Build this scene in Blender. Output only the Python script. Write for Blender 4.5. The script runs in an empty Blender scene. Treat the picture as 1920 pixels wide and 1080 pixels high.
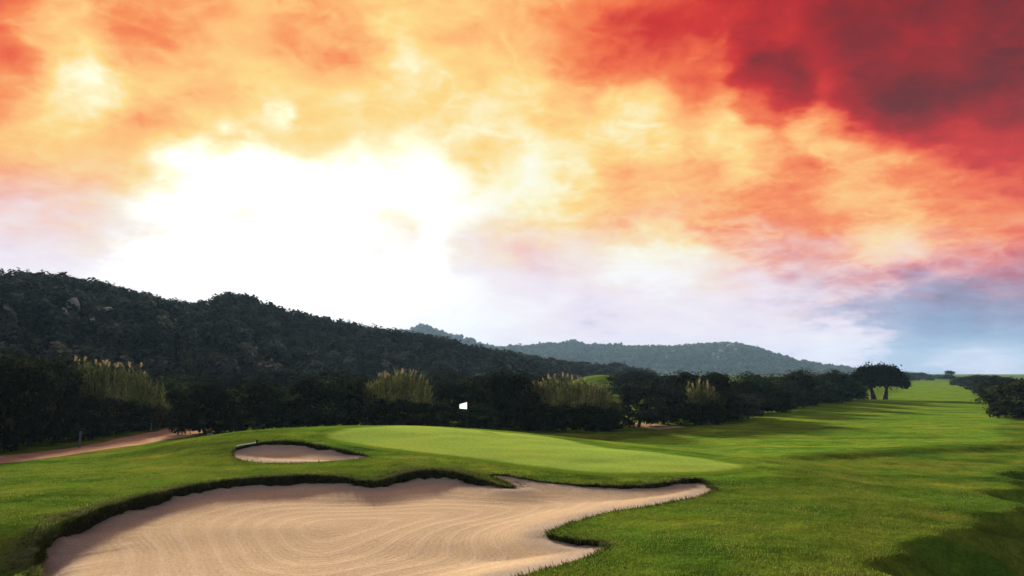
import bpy, math, random
import numpy as np
from mathutils import Vector
from mathutils.geometry import delaunay_2d_cdt

# ------------------------------------------------------------------ camera
scene = bpy.context.scene
COL = scene.collection
F = 1507.0                       # focal length in photo pixels (1920 wide)
CAMZ = 5.0
PITCH = math.atan(160.0 / F)     # eye level lies at photo row 700
cam = bpy.data.cameras.new('camera')
cam.sensor_width = 36.0
cam.lens = 36.0 * F / 1920.0
cam.clip_start = 0.1
cam.clip_end = 20000.0
camo = bpy.data.objects.new('camera', cam)
COL.objects.link(camo)
camo.location = (0, 0, CAMZ)
camo.rotation_euler = (math.radians(90) + PITCH, 0, 0)
scene.camera = camo

def ray(u, v):
    x = (u - 960.0) / F
    y = -(v - 540.0) / F
    return x, math.cos(PITCH) - math.sin(PITCH) * y, math.sin(PITCH) + math.cos(PITCH) * y

def azel(u, v):
    x, y, z = ray(u, v)
    return math.degrees(math.atan2(x, y)), math.degrees(math.atan2(z, math.hypot(x, y)))

# ------------------------------------------------------------------ exposure
EXPO = 1.65
scene.view_settings.view_transform = 'Standard'
scene.view_settings.look = 'None'
scene.view_settings.exposure = EXPO
scene.view_settings.gamma = 1.0
scene.view_settings.use_curve_mapping = False
scene.cycles.use_denoising = True
scene.cycles.max_bounces = 8
scene.cycles.transparent_max_bounces = 8
scene.cycles.volume_bounces = 1
scene.cycles.sample_clamp_indirect = 8.0

# ------------------------------------------------------------------ sun
SUN_AZ, SUN_EL = -17.6, 11.8        # degrees: left of the view axis, above the horizon
sd = bpy.data.lights.new('sun', 'SUN')
sd.energy = 5.0
sd.angle = math.radians(4.0)
sd.color = (1.0, 0.90, 0.74)
sun = bpy.data.objects.new('sun', sd)
COL.objects.link(sun)
sun.rotation_euler = (math.radians(90 - SUN_EL), 0, math.radians(180 - SUN_AZ))
sun.location = (-60, 150, 90)

# ------------------------------------------------------------------ node helpers
class G:
    """tiny expression builder for a node tree"""
    def __init__(s, tree):
        s.t = tree
    def node(s, kind, **kw):
        n = s.t.nodes.new(kind)
        for k, v in kw.items():
            setattr(n, k, v)
        return n
    def put(s, sock, v):
        if isinstance(v, bpy.types.NodeSocket):
            s.t.links.new(v, sock)
        else:
            sock.default_value = v
    def m(s, op, a, b=0.0, c=0.0):
        n = s.node('ShaderNodeMath', operation=op)
        s.put(n.inputs[0], a); s.put(n.inputs[1], b); s.put(n.inputs[2], c)
        return n.outputs[0]
    def add(s, a, b): return s.m('ADD', a, b)
    def sub(s, a, b): return s.m('SUBTRACT', a, b)
    def mul(s, a, b): return s.m('MULTIPLY', a, b)
    def mad(s, a, b, c): return s.m('MULTIPLY_ADD', a, b, c)
    def ss(s, x, lo, hi, a=0.0, b=1.0):
        n = s.node('ShaderNodeMapRange', interpolation_type='SMOOTHSTEP')
        s.put(n.inputs[0], x)
        n.inputs[1].default_value = lo; n.inputs[2].default_value = hi
        n.inputs[3].default_value = a; n.inputs[4].default_value = b
        return n.outputs[0]
    def lin(s, x, lo, hi, a=0.0, b=1.0):
        n = s.node('ShaderNodeMapRange')
        s.put(n.inputs[0], x)
        n.inputs[1].default_value = lo; n.inputs[2].default_value = hi
        n.inputs[3].default_value = a; n.inputs[4].default_value = b
        return n.outputs[0]
    def vm(s, op, a, b=None, scale=None):
        n = s.node('ShaderNodeVectorMath', operation=op)
        s.put(n.inputs[0], a)
        if b is not None: s.put(n.inputs[1], b)
        if scale is not None: s.put(n.inputs['Scale'], scale)
        return n.outputs['Value'] if op in ('DISTANCE', 'LENGTH', 'DOT_PRODUCT') else n.outputs[0]
    def xyz(s, x, y, z):
        n = s.node('ShaderNodeCombineXYZ')
        s.put(n.inputs[0], x); s.put(n.inputs[1], y); s.put(n.inputs[2], z)
        return n.outputs[0]
    def noise(s, vec, scale, detail=4.0, rough=0.5, lac=2.0, dist=0.0, color=False, kind='FBM'):
        n = s.node('ShaderNodeTexNoise', noise_type=kind)
        if vec is not None: s.put(n.inputs['Vector'], vec)
        s.put(n.inputs['Scale'], scale); n.inputs['Detail'].default_value = detail
        n.inputs['Roughness'].default_value = rough; n.inputs['Lacunarity'].default_value = lac
        n.inputs['Distortion'].default_value = dist
        return n.outputs['Color' if color else 'Fac']
    def ramp(s, fac, stops, interp='LINEAR'):
        n = s.node('ShaderNodeValToRGB')
        cr = n.color_ramp; cr.interpolation = interp
        while len(cr.elements) < len(stops): cr.elements.new(0.5)
        for e, (p, c) in zip(cr.elements, stops):
            e.position = p; e.color = (*c, 1.0)
        s.put(n.inputs[0], fac)
        return n.outputs[0]
    def mix(s, fac, a, b, blend='MIX'):
        n = s.node('ShaderNodeMix', data_type='RGBA', blend_type=blend)
        s.put(n.inputs[0], fac)
        s.put(n.inputs[6], a if isinstance(a, bpy.types.NodeSocket) else (*a, 1.0))
        s.put(n.inputs[7], b if isinstance(b, bpy.types.NodeSocket) else (*b, 1.0))
        return n.outputs[2]

def lin1(c):
    c = c / 255.0
    return c / 12.92 if c <= 0.04045 else ((c + 0.055) / 1.055) ** 2.4
def srgb(r, g, b):
    return (lin1(r), lin1(g), lin1(b))

# ------------------------------------------------------------------ world: low sun behind broken cloud
world = bpy.data.worlds.new('World')
scene.world = world
world.use_nodes = True
wt = world.node_tree
world.cycles.sampling_method = 'MANUAL'
world.cycles.sample_map_resolution = 512
wt.nodes.clear()
g = G(wt)
tc = g.node('ShaderNodeTexCoord')
D = g.vm('NORMALIZE', tc.outputs['Generated'])
sp = g.node('ShaderNodeSeparateXYZ'); wt.links.new(D, sp.inputs[0])
dx, dy, dz = sp.outputs
el = g.mul(g.m('ARCSINE', dz), 57.29578)
az = g.mul(g.m('ARCTAN2', dx, dy), 57.29578)
# cloud-layer coordinates: foreshortened towards the horizon
den = g.add(g.m('MAXIMUM', dz, 0.0), 0.30)
cp = g.xyz(g.m('DIVIDE', dx, den), g.m('DIVIDE', dy, den), 0.0)
# warp the angular coordinates with cloud noise so every edge is ragged
w1 = g.vm('SUBTRACT', g.noise(cp, 2.2, 5.0, 0.55, color=True), (0.5, 0.5, 0.5))
w2 = g.vm('SUBTRACT', g.noise(cp, 8.0, 4.0, 0.55, color=True), (0.5, 0.5, 0.5))
P0 = g.xyz(az, g.mul(el, 1.25), 0.0)
P = g.vm('ADD', P0, g.vm('ADD', g.vm('SCALE', w1, scale=7.5), g.vm('SCALE', w2, scale=3.6)))
def blob(u, v, r, amp, soft=0.0):
    """a cloud mass (amp > 0: thicker, darker) or a thin bright part (amp < 0); r in degrees"""
    a, e = azel(u, v)
    d = g.vm('DISTANCE', P, (a, e * 1.25, 0.0))
    return g.ss(d, r * soft, r, amp, 0.0)
# angular distance from the sun, stretched sideways: glow falls off faster upwards
sa, se = azel(600, 430)
sdist = g.vm('DISTANCE', g.vm('MULTIPLY', P, (0.80, 1.0, 1.0)), (sa * 0.80, se * 1.25, 0.0))
t = g.lin(sdist, 3.5, 44.0, 0.02, 0.82)
BLOBS = [
    # u, v, radius deg, amp, inner hardness
    (0, 10, 9, .22, .1), (300, 30, 6, .15, .1), (130, 60, 4.5, -.13, .3), (20, 130, 6, .05, .1), (190, 160, 4, -.10, .2),
    (470, 40, 5, .06, .2), (620, 40, 5.5, .12, .2), (770, 90, 5, -.03, .2), (550, 120, 4.5, .08, .1),
    (340, 150, 6, .09, .1), (430, 205, 4.4, .13, .2), (560, 240, 4.6, .11, .2), (700, 230, 7.5, .13, .1), (515, 205, 2.0, -.07, .3), (260, 225, 5, .11, .2),
    (0, 330, 8, .10, .2), (170, 345, 6.5, .08, .2), (330, 350, 6, -.04, .2), (320, 260, 5.5, .11, .2), (80, 420, 6, .06, .3), (230, 390, 5, .05, .3),
    (485, 412, 3.6, .15, .3), (900, 60, 6, .04, .2), (960, 190, 6, -.06, .2), (930, 320, 4, .10, .4), (720, 440, 4, .16, .3),
    (950, 500, 5.5, .17, .3), (1060, 470, 4.5, .08, .3), (900, 570, 5, -.10, .2), (1120, 600, 4, .12, .3), (880, 450, 3, .06, .3),
    (1130, 60, 6, .08, .3), (1300, 60, 8, .13, .3), (1500, 50, 8, .17, .3), (1780, 60, 11, .22, .3),
    (1880, 220, 8, .09, .3), (1450, 150, 4.2, .18, .6), (1560, 120, 3, -.12, .2), (1690, 190, 5, .13, .3), (1570, 225, 3.6, -.14, .4),
    (1200, 240, 5.0, -.12, .2), (1290, 200, 3.8, .10, .2), (1380, 260, 5, -.13, .2), (1640, 300, 6, -.07, .1),
    (1120, 370, 4.2, .10, .2), (1250, 350, 6, .08, .3), (1450, 400, 6, .02, .3), (1640, 380, 4.5, -.06, .2), (1760, 440, 7, .0, .3),
    (1880, 440, 7, .02, .2), (1230, 490, 6, -.14, .2), (1680, 470, 3.0, -.09, .3), (1500, 480, 4, .02, .2),
    (1000, 340, 5, -.08, .2), (830, 280, 5, -.02, .2), (1320, 590, 5, -.06, .2), (1600, 632, 3.2, -.26, .3), (1480, 640, 3.5, -.10, .3), (1720, 590, 6, .20, .2), (1880, 570, 6, .14, .2), (1850, 690, 4, -.14, .2),
    (1780, 420, 12, -.12, .0), (1900, 460, 8, -.06, .0), (1480, 360, 8, .03, .1), (1060, 140, 9, .09, .1), (860, 190, 6, .05, .2), (480, 70, 7, .05, .1),
]
for b in BLOBS:
    t = g.add(t, blob(*b))
# cloud texture on two scales: billows with brighter rims
n1 = g.noise(cp, 4.2, 6.0, 0.50, dist=0.4)
n2 = g.noise(cp, 13.0, 6.0, 0.56, dist=0.8)
rim = g.m('ABSOLUTE', g.sub(g.noise(cp, 6.0, 5.0, 0.5, dist=0.5), 0.5))
rim = g.mul(g.ss(rim, 0.0, 0.07, -0.05, 0.0), g.ss(n2, 0.46, 0.60))
bill = g.m('ABSOLUTE', g.sub(g.noise(g.vm('ADD', cp, g.vm('SCALE', w1, scale=0.3)), 5.0, 3.0, 0.5), 0.5))
bill = g.mul(g.sub(bill, 0.09), 0.42)
n3 = g.noise(g.vm('ADD', cp, g.vm('SCALE', w2, scale=0.10)), 30.0, 4.0, 0.55, dist=0.6)
bill = g.add(bill, g.mul(g.sub(n3, 0.5), g.ss(n1, 0.36, 0.58, 0.04, 0.12)))
tex = g.add(bill, g.add(g.mul(g.sub(n1, 0.5), 0.17), g.add(g.mul(g.sub(n2, 0.5), 0.15), rim)))
t = g.add(t, g.mul(tex, g.ss(sdist, 3.0, 22.0, 0.35, 1.0)))
t = g.m('MINIMUM', g.m('MAXIMUM', t, 0.0), 1.0)
high = g.ramp(t, [(0.0, (1, 1, 1)), (.09, srgb(255, 254, 242)), (.19, srgb(255, 246, 200)), (.29, srgb(255, 218, 132)),
                  (.38, srgb(255, 188, 112)), (.47, srgb(250, 142, 76)), (.57, srgb(238, 96, 50)), (.67, srgb(208, 34, 20)),
                  (.78, srgb(172, 0, 8)), (.90, srgb(138, 0, 6)), (1.0, srgb(104, 0, 6))])
low = g.ramp(t, [(0.0, (1, 1, 1)), (.13, srgb(253, 250, 253)), (.28, srgb(245, 234, 243)), (.42, srgb(238, 224, 240)),
                 (.53, srgb(208, 200, 224)), (.64, srgb(166, 174, 206)), (.80, srgb(132, 152, 192)), (1.0, srgb(104, 124, 168))])
lowmix = g.add(el, g.add(g.mul(g.sub(n1, 0.5), 6.0), g.add(g.mul(g.sub(n2, 0.5), 3.0), g.mul(g.m('MAXIMUM', az, -6.0), 0.12))))
view = g.mix(g.ss(lowmix, 5.6, 13.6), low, high)
# the pale pink streak and blue bank over the right horizon
# away from the sun the deck is ordinary lilac-grey evening cloud with blue between
nishita = g.node('ShaderNodeTexSky', sky_type='NISHITA', sun_disc=False)
nishita.sun_elevation = math.radians(SUN_EL)
nishita.sun_rotation = math.radians(SUN_AZ)
nishita.air_density = 1.0; nishita.dust_density = 1.5
nis = g.vm('SCALE', nishita.outputs[0], scale=0.10)
deck = g.mix(g.ss(n1, 0.30, 0.62), nis, srgb(172, 170, 184))
away = g.vm('DISTANCE', D, ray(960, 480))
away = g.ss(away, 0.75, 1.25)
col = g.mix(away, view, deck)
# brightness beyond display white around the hidden sun
sdir = (math.sin(math.radians(SUN_AZ)) * math.cos(math.radians(SUN_EL)), math.cos(math.radians(SUN_AZ)) * math.cos(math.radians(SUN_EL)), math.sin(math.radians(SUN_EL)))
glow = g.ss(g.vm('DISTANCE', D, sdir), 0.0, 0.32, 0.9, 0.0)
glow = g.mul(glow, g.ss(t, 0.0, 0.26, 1.0, 0.0))
col = g.mix(1.0, col, g.xyz(glow, g.mul(glow, 0.96), g.mul(glow, 0.88)), 'ADD')
bg = g.node('ShaderNodeBackground')
wt.links.new(col, bg.inputs[0])
bg.inputs[1].default_value = 2.0 ** -EXPO
wo = g.node('ShaderNodeOutputWorld')
wt.links.new(bg.outputs[0], wo.inputs[0])

# ------------------------------------------------------------------ helpers: objects, noise
def tag(o, label=None, cat=None, group=None, kind=None):
    if label: o['label'] = label
    if cat: o['category'] = cat
    if group: o['group'] = group
    if kind: o['kind'] = kind
    return o

def mesh_np(name, V, faces, mat, smooth=False):
    """V (n,3); faces (m,k) int array, k = 3 or 4"""
    me = bpy.data.meshes.new(name)
    V = np.asarray(V, dtype=np.float32); faces = np.asarray(faces, dtype=np.int32)
    n, k = faces.shape
    me.vertices.add(len(V)); me.vertices.foreach_set('co', V.ravel())
    me.loops.add(n * k); me.loops.foreach_set('vertex_index', faces.ravel())
    me.polygons.add(n)
    me.polygons.foreach_set('loop_start', np.arange(0, n * k, k, dtype=np.int32))
    me.polygons.foreach_set('loop_total', np.full(n, k, dtype=np.int32))
    if smooth: me.polygons.foreach_set('use_smooth', np.ones(n, dtype=bool))
    me.materials.append(mat)
    me.update(calc_edges=True)
    return me

def add_obj(name, me, parent=None, loc=None):
    o = bpy.data.objects.new(name, me)
    COL.objects.link(o)
    if parent is not None: o.parent = parent
    if loc is not None: o.location = loc
    return o

def attr(me, name, vals):
    a = me.attributes.new(name, 'FLOAT', 'POINT')
    a.data.foreach_set('value', np.asarray(vals, dtype=np.float32))

def sstep(x, a, b):
    t_ = np.clip((x - a) / (b - a), 0, 1)
    return t_ * t_ * (3 - 2 * t_)

def vnoise(x, y, seed=0):
    xi = np.floor(x).astype(np.int64); yi = np.floor(y).astype(np.int64)
    fx = x - xi; fy = y - yi
    fx = fx * fx * (3 - 2 * fx); fy = fy * fy * (3 - 2 * fy)
    def h(a, b):
        n = (a * 374761393 + b * 668265263 + seed * 974711) & 0xffffffff
        n = ((n ^ (n >> 13)) * 1274126177) & 0xffffffff
        return ((n ^ (n >> 16)) & 0xffff) / 65535.0 * 2 - 1
    return (h(xi, yi) * (1 - fx) + h(xi + 1, yi) * fx) * (1 - fy) + (h(xi, yi + 1) * (1 - fx) + h(xi + 1, yi + 1) * fx) * fy

def fbm(x, y, sc, octv=4, seed=0, gain=0.5):
    r = 0.0; a = 1.0; f = 1.0 / sc
    for k in range(octv):
        r = r + a * vnoise(x * f + 17.3 * k, y * f - 9.1 * k, seed + k)
        a *= gain; f *= 2.03
    return r

# ------------------------------------------------------------------ terrain: heights read off the photograph
CTRL = [  # photo pixel and height of the turf there (camera stands at z = 5)
    (0, 905, .25), (0, 1000, .35), (0, 1078, .35), (200, 880, .35), (200, 935, .4), (100, 987, .35), (340, 912, .45),
    (400, 870, .55), (300, 852, .35), (0, 874, .02), (200, 851, .02), (100, 900, .3),
    (440, 897, .5), (520, 893, .48), (600, 890, .45), (660, 896, .40), (700, 901, .38), (750, 888, .45), (810, 879, .5),
    (870, 888, .4), (920, 902, .25), (962, 914, .1),
    (600, 875, .62), (700, 868, .68), (800, 868, .66), (860, 875, .55), (500, 880, .55), (700, 857, .72),
    (560, 869, .52), (450, 862, .6), (432, 853, .68),
    (950, 889, .36), (1040, 903, .22), (1120, 909, .2), (1200, 911, .18), (1290, 899, .22), (1338, 918, .12),
    (1400, 885, .2), (1300, 890, .25), (1200, 894, .3), (1100, 892, .35), (1000, 883, .46), (900, 869, .6), (800, 857, .75),
    (700, 845, .88), (600, 830, 1.0),
    (1300, 940, .08), (1140, 968, .06), (1030, 1005, .04), (1138, 1022, .08), (1000, 1082, .04), (1120, 1062, .06),
    (1400, 930, .05), (1500, 1000, .0), (1700, 950, -.1), (1600, 900, -.1), (1500, 860, -.2), (1700, 860, -.22),
    (1400, 842, -.3), (1300, 1075, .08), (1450, 1075, .04), (1600, 1075, -.06), (1800, 1000, -.3), (1900, 950, -.3), (1900, 1075, -.55),
    (1900, 860, -.25), (1900, 800, -.35), (1500, 800, -.4), (1800, 770, -.5), (1600, 750, -.5), (1200, 820, -.45),
    (1300, 800, -.5), (1500, 765, -.5), (0, 860, -.1), (200, 838, -.15), (1100, 826, -.35),
    (-300, 900, .2), (-300, 1000, .3), (2200, 900, -.3), (2200, 800, -.4),
]
CTRLD = [  # photo pixel and distance, where the turf is seen edge-on as a crest
    (330, 826, 53), (400, 818, 54), (480, 810, 53), (560, 804, 54.5), (580, 814, 51), (650, 798, 57.5), (760, 796.5, 60), (870, 802, 60),
    (960, 810, 58), (1040, 818, 56), (1130, 834, 52.5), (1250, 847, 48), (1350, 859, 45), (1425, 871, 42),
    (530, 826, 47.8), (620, 841, 45.5), (690, 852, 43.5),
]
CTRLW = [(-29, 66, -.25), (-29, 79, -.3), (-20, 68, -.15), (-14, 72, -.3), (-5, 76, -.45), (4, 76, -.5), (12, 74, -.5), (20, 80, -.5),
         (-45, 50, -.2), (-45, 80, -.4), (-20, 95, -.5), (10, 100, -.5), (50, 110, -.5), (90, 120, -.5), (0, 8, .2), (-20, 10, .3), (20, 10, -.2), (0, 15, .0)]
def at_d(u, v, d):
    x, y, z = ray(u, v)
    k = d / math.hypot(x, y)
    return x * k, y * k, CAMZ + z * k
def at_z(u, v, zz):
    x, y, z = ray(u, v)
    k = (zz - CAMZ) / z
    return x * k, y * k, zz
CP = np.array([at_z(*c) for c in CTRL] + [at_d(*c) for c in CTRLD] + CTRLW)
def tps_k(r2):
    return 0.5 * r2 * np.log(r2 + 1e-9)
_n = len(CP)
_A = np.zeros((_n + 3, _n + 3))
_d2 = ((CP[:, None, :2] - CP[None, :, :2]) ** 2).sum(-1)
_A[:_n, :_n] = tps_k(_d2) + np.eye(_n) * 6.0
_A[:_n, _n] = 1; _A[:_n, _n + 1:] = CP[:, :2]
_A[_n, :_n] = 1; _A[_n + 1:, :_n] = CP[:, :2].T
_W = np.linalg.solve(_A, np.concatenate([CP[:, 2], np.zeros(3)]))
def tps(x, y):
    out = np.empty(len(x))
    for i in range(0, len(x), 20000):
        xx = x[i:i + 20000]; yy = y[i:i + 20000]
        r2 = (xx[:, None] - CP[None, :, 0]) ** 2 + (yy[:, None] - CP[None, :, 1]) ** 2
        out[i:i + 20000] = tps_k(r2) @ _W[:_n] + _W[_n] + _W[_n + 1] * xx + _W[_n + 2] * yy
    return out

def hill_def(sky, dist, base, drop):
    a = [math.radians(azel(u, v)[0]) for u, v in sky]
    e = [math.tan(math.radians(azel(u, v + drop)[1])) for u, v in sky]
    da = [math.radians(azel(u, 700)[0]) for u, _ in dist]
    return a, e, da, [d for _, d in dist], [d for _, d in base]
HILL_NEAR = hill_def([(-700, 560), (-300, 500), (-100, 508), (0, 515), (60, 517), (130, 523), (200, 537), (280, 552), (340, 565), (375, 567), (430, 552), (480, 568),
                      (540, 592), (620, 608), (700, 619), (770, 628), (830, 640), (900, 654), (1000, 669), (1080, 679), (1170, 688), (1260, 705), (1340, 712)],
                     [(-700, 200), (0, 250), (430, 300), (830, 345), (1170, 410), (1340, 450)],
                     [(-700, 80), (0, 98), (430, 122), (830, 160), (1170, 235), (1340, 275)], 8)
HILL_MID = hill_def([(600, 700), (760, 680), (860, 655), (920, 649), (1000, 646), (1060, 643), (1075, 641), (1100, 651), (1180, 649), (1260, 650), (1300, 649), (1360, 645), (1420, 654), (1460, 667),
                     (1500, 679), (1545, 689), (1600, 697), (1680, 702)],
                    [(600, 2100), (1680, 2100)], [(600, 1380), (1680, 1380)], 3)
HILL_FAR = hill_def([(380, 700), (560, 650), (690, 617), (730, 622), (765, 624), (790, 613), (830, 627), (880, 637), (920, 652), (1000, 668), (1100, 700)],
                    [(380, 2350), (1100, 2350)], [(380, 1800), (1100, 1800)], 2)
def hill_height(x, y, H, rough):
    a_ = np.arctan2(x, y); d = np.hypot(x, y)
    A_, E_, DA, DR, DB = H
    e = np.interp(a_, A_, E_, left=-.02, right=-.02)
    # soften the ridge line a little for points behind it
    dr = np.interp(a_, DA, DR); db = np.interp(a_, DA, DB)
    top = np.maximum(CAMZ + dr * e, -0.5)
    s = (d - db) / (dr - db)
    prof = np.where(s < 1, 0.7 * np.clip(s, 0, 1) + 0.3 * sstep(s, 0, 1), 1 - 0.9 * sstep(s, 1.0, 2.2))
    nz = fbm(x, y, rough, 4, 5) * rough * 0.055 * np.clip(s, 0, 1) * np.clip(1.5 - np.abs(s - 0.55) * 2.2, 0.0, 1)
    wgt = sstep(a_, A_[0] - .05, A_[0] + .02) * (1 - sstep(a_, A_[-1] - .02, A_[-1] + .05))
    return np.where(s > 0, ((top + 0.5) * prof + nz) * wgt, 0.0)
def hills(x, y):
    return np.maximum(np.maximum(hill_height(x, y, HILL_NEAR, 50.0), hill_height(x, y, HILL_MID, 240.0)), hill_height(x, y, HILL_FAR, 380.0))
MOUND = (22.5, 200.0)
def terrain(x, y):
    x = np.atleast_1d(np.asarray(x, float)); y = np.atleast_1d(np.asarray(y, float))
    d = np.hypot(x, y)
    base = -0.5 + 1.6 * sstep(y, 380, 900) * sstep(x, -50, 200) + fbm(x, y, 60, 2, 3) * 0.25 * sstep(d, 60, 160)
    near = sstep(y, 4, 10) * (1 - sstep(d, 95, 130)) * (1 - sstep(np.abs(x - 10), 62, 85))
    z = base.copy()
    k = near > 0
    if k.any():
        zt = tps(x[k], y[k])
        zt = zt + fbm(x[k], y[k] * 1.6, 5.5, 3, 11) * 0.05
        xk, yk = x[k], y[k]
        # added bank right of the near rough; its slope stands in for a cast shadow
        s_ = (xk - 7.6) * .78 - (yk - 20) * .63 + 1.5 * fbm(xk, yk, 4.5, 3, 21)
        zt = zt - 1.7 * sstep(s_, 0, 4.2) * (1 - sstep(yk, 42, 56)) + .10 * fbm(xk, yk, 2.2, 3, 23) * sstep(s_, -3, 2)
        # and a smaller one added left of the large bunker, to darken that corner
        s_ = -(yk - 27.5) * .97 + (xk + 17) * .12 + 1.0 * fbm(xk, yk, 3.5, 3, 27)
        zt = zt - 2.0 * sstep(s_, 0, 9.0) * (1 - sstep(xk, -13.8, -11.4))
        # the fairway sits a little higher than the rough in front of it
        yl = np.interp(xk, [12, 16, 22, 34], [46, 47.5, 51, 57])
        zt = zt + .24 * sstep(yk - yl + .5 * fbm(xk, yk, 5, 2, 29), -.9, .9) * sstep(xk, 13, 19)
        z[k] = z[k] * (1 - near[k]) + zt * near[k]
    z = z + 5.0 * np.exp(-(((x - MOUND[0]) / 13.0) ** 2 + ((y - MOUND[1]) / 16.0) ** 2))
    return z + hills(x, y)
def tz(x, y):
    return float(terrain(x, y)[0])
def hit(u, v, lip=0.0, d0=8.0, d1=3000.0):
    """where the view ray through a photo pixel meets the turf (lowered by lip)"""
    x, y, z = ray(u, v)
    h = math.hypot(x, y)
    ds = np.geomspace(d0, d1, 3000)
    xs = x * ds / h; ys = y * ds / h; zs = CAMZ + z * ds / h
    below = zs <= terrain(xs, ys) - lip
    if not below.any(): return None
    i = int(np.argmax(below))
    return xs[i], ys[i], float(terrain(xs[i], ys[i])[0])

# ------------------------------------------------------------------ outlines on the ground
def spline(pts, step, closed=True):
    P_ = np.array(pts, float)
    n = len(P_)
    out = []
    rng_ = range(n) if closed else range(n - 1)
    for i in rng_:
        if closed: p0, p1, p2, p3 = P_[(i - 1) % n], P_[i], P_[(i + 1) % n], P_[(i + 2) % n]
        else: p0, p1, p2, p3 = P_[max(i - 1, 0)], P_[i], P_[i + 1], P_[min(i + 2, n - 1)]
        m = max(1, int(np.hypot(*(p2 - p1)[:2]) / step))
        for k in range(m):
            s = k / m
            q = 0.5 * (2 * p1 + (p2 - p0) * s + (2 * p0 - 5 * p1 + 4 * p2 - p3) * s * s + (3 * p1 - p0 - 3 * p2 + p3) * s ** 3)
            out.append(q)
    if not closed: out.append(P_[-1])
    return np.array(out)
def inside(px, py, poly):
    r = np.zeros(len(px), bool)
    x2, y2 = np.roll(poly[:, 0], -1), np.roll(poly[:, 1], -1)
    for ax, ay, bx, by in zip(poly[:, 0], poly[:, 1], x2, y2):
        if ay == by: continue
        c = ((ay > py) != (by > py)) & (px < (bx - ax) * (py - ay) / (by - ay) + ax)
        r ^= c
    return r
def edge_dist(px, py, poly):
    """distance to a closed outline and index of the closest outline vertex"""
    d = np.empty(len(px)); idx = np.empty(len(px), int)
    for i in range(0, len(px), 4000):
        q = (px[i:i + 4000, None] - poly[None, :, 0]) ** 2 + (py[i:i + 4000, None] - poly[None, :, 1]) ** 2
        idx[i:i + 4000] = q.argmin(1); d[i:i + 4000] = np.sqrt(q.min(1))
    return d, idx

# sand edge as seen in the photograph: pixel of the sand line and height of the turf lip above it
B1 = [(62, 1110, .30), (72, 1062, .34), (82, 1038, .38), (112, 1010, .42), (180, 981, .44), (260, 956, .44), (340, 936, .44), (430, 920, .42), (520, 911, .38), (590, 908, .38),
      (650, 911, .34), (690, 917, .30), (730, 911, .32), (770, 900, .34), (812, 896, .34), (850, 899, .32), (890, 908, .28), (925, 914, .18), (962, 916, .06),
      (950, 905, .05), (918, 893, .05), (945, 892, .05), (990, 900, .05), (1040, 908, .06), (1120, 914, .10), (1180, 917, .14), (1235, 914, .18), (1285, 906, .18), (1312, 905, .15),
      (1338, 921, .06), (1300, 935, .03), (1230, 948, .03), (1140, 963, .03), (1075, 980, .03), (1034, 999, .05), (1034, 1011, .13), (1085, 1021, .15), (1137, 1026, .10),
      (1110, 1044, .03), (1050, 1063, .03), (985, 1081, .03), (860, 1130, .03), (600, 1190, .03), (300, 1180, .10)]
B2 = [(434, 852, .10), (446, 843, .12), (482, 836, .16), (530, 833, .2), (580, 838, .22), (640, 849, .2), (692, 858, .06), (640, 864, .03), (560, 869, .03), (490, 868, .03), (446, 862, .05)]
def outline(B, step, wob, seed):
    P_ = []
    for u, v, lip in B:
        h_ = hit(u, v, lip, d0=6)
        P_.append((h_[0], h_[1], lip))
    S = spline(P_, step)
    t_ = np.arange(len(S))
    S[:, 2] = np.clip(S[:, 2] * (1 + .30 * vnoise(t_ * .11, t_ * 0 + 3., seed) + .16 * vnoise(t_ * .45, t_ * 0 + 5., seed)), 0.03, 1)
    S[:, 0] += wob * vnoise(t_ * 0.9, t_ * 0 + seed, seed); S[:, 1] += wob * vnoise(t_ * 0.9, t_ * 0 + seed + 9, seed)
    return S
bunk1 = outline(B1, 0.14, 0.06, 1)
bunk2 = outline(B2, 0.14, 0.03, 2)
GREEN = [(588, 817), (640, 802), (700, 798.5), (760, 798), (870, 803.5), (960, 811), (1040, 819.5), (1130, 836), (1250, 849), (1350, 861), (1418, 873),
         (1390, 885), (1300, 890.5), (1200, 893), (1100, 890), (1000, 880), (900, 866), (800, 854), (700, 842), (620, 829)]
gp = []
for u, v in GREEN:
    h_ = hit(u, v, 0.0, d0=30, d1=66)
    if h_ is None:
        x_, y_, z_ = at_d(u, v, 60.5); h_ = (x_, y_, 0)
    gp.append((h_[0], h_[1]))
green = spline(gp, 0.5)
def strip(cl, w):
    c = spline(cl, 1.5, closed=False)
    tg = np.gradient(c, axis=0); tg /= np.linalg.norm(tg, axis=1)[:, None]
    nrm = np.stack([-tg[:, 1], tg[:, 0]], 1)
    ww = w * (1 + 0.12 * vnoise(np.arange(len(c)) * 0.35, np.zeros(len(c)), 8))[:, None]
    return np.concatenate([c + nrm * ww / 2, (c - nrm * ww / 2)[::-1]])
pc = [hit(u, v, 0, d0=20, d1=120) for u, v in ((-260, 893), (-120, 874), (0, 860.5), (110, 848.5), (200, 837.5), (260, 826), (330, 811), (375, 800))]
pc = [(p_[0], p_[1]) for p_ in pc if p_ is not None]
pc.append((pc[-1][0] + 1.5, pc[-1][1] + 14))
path1 = strip(pc, 5.0)
pc2 = [hit(u, v, 0, d0=40, d1=140) for u, v in ((1262, 803), (1222, 799), (1190, 795.5), (1158, 793))]
pc2 = [(p_[0], p_[1]) for p_ in pc2]
path2 = strip(pc2, 3.0)

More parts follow.
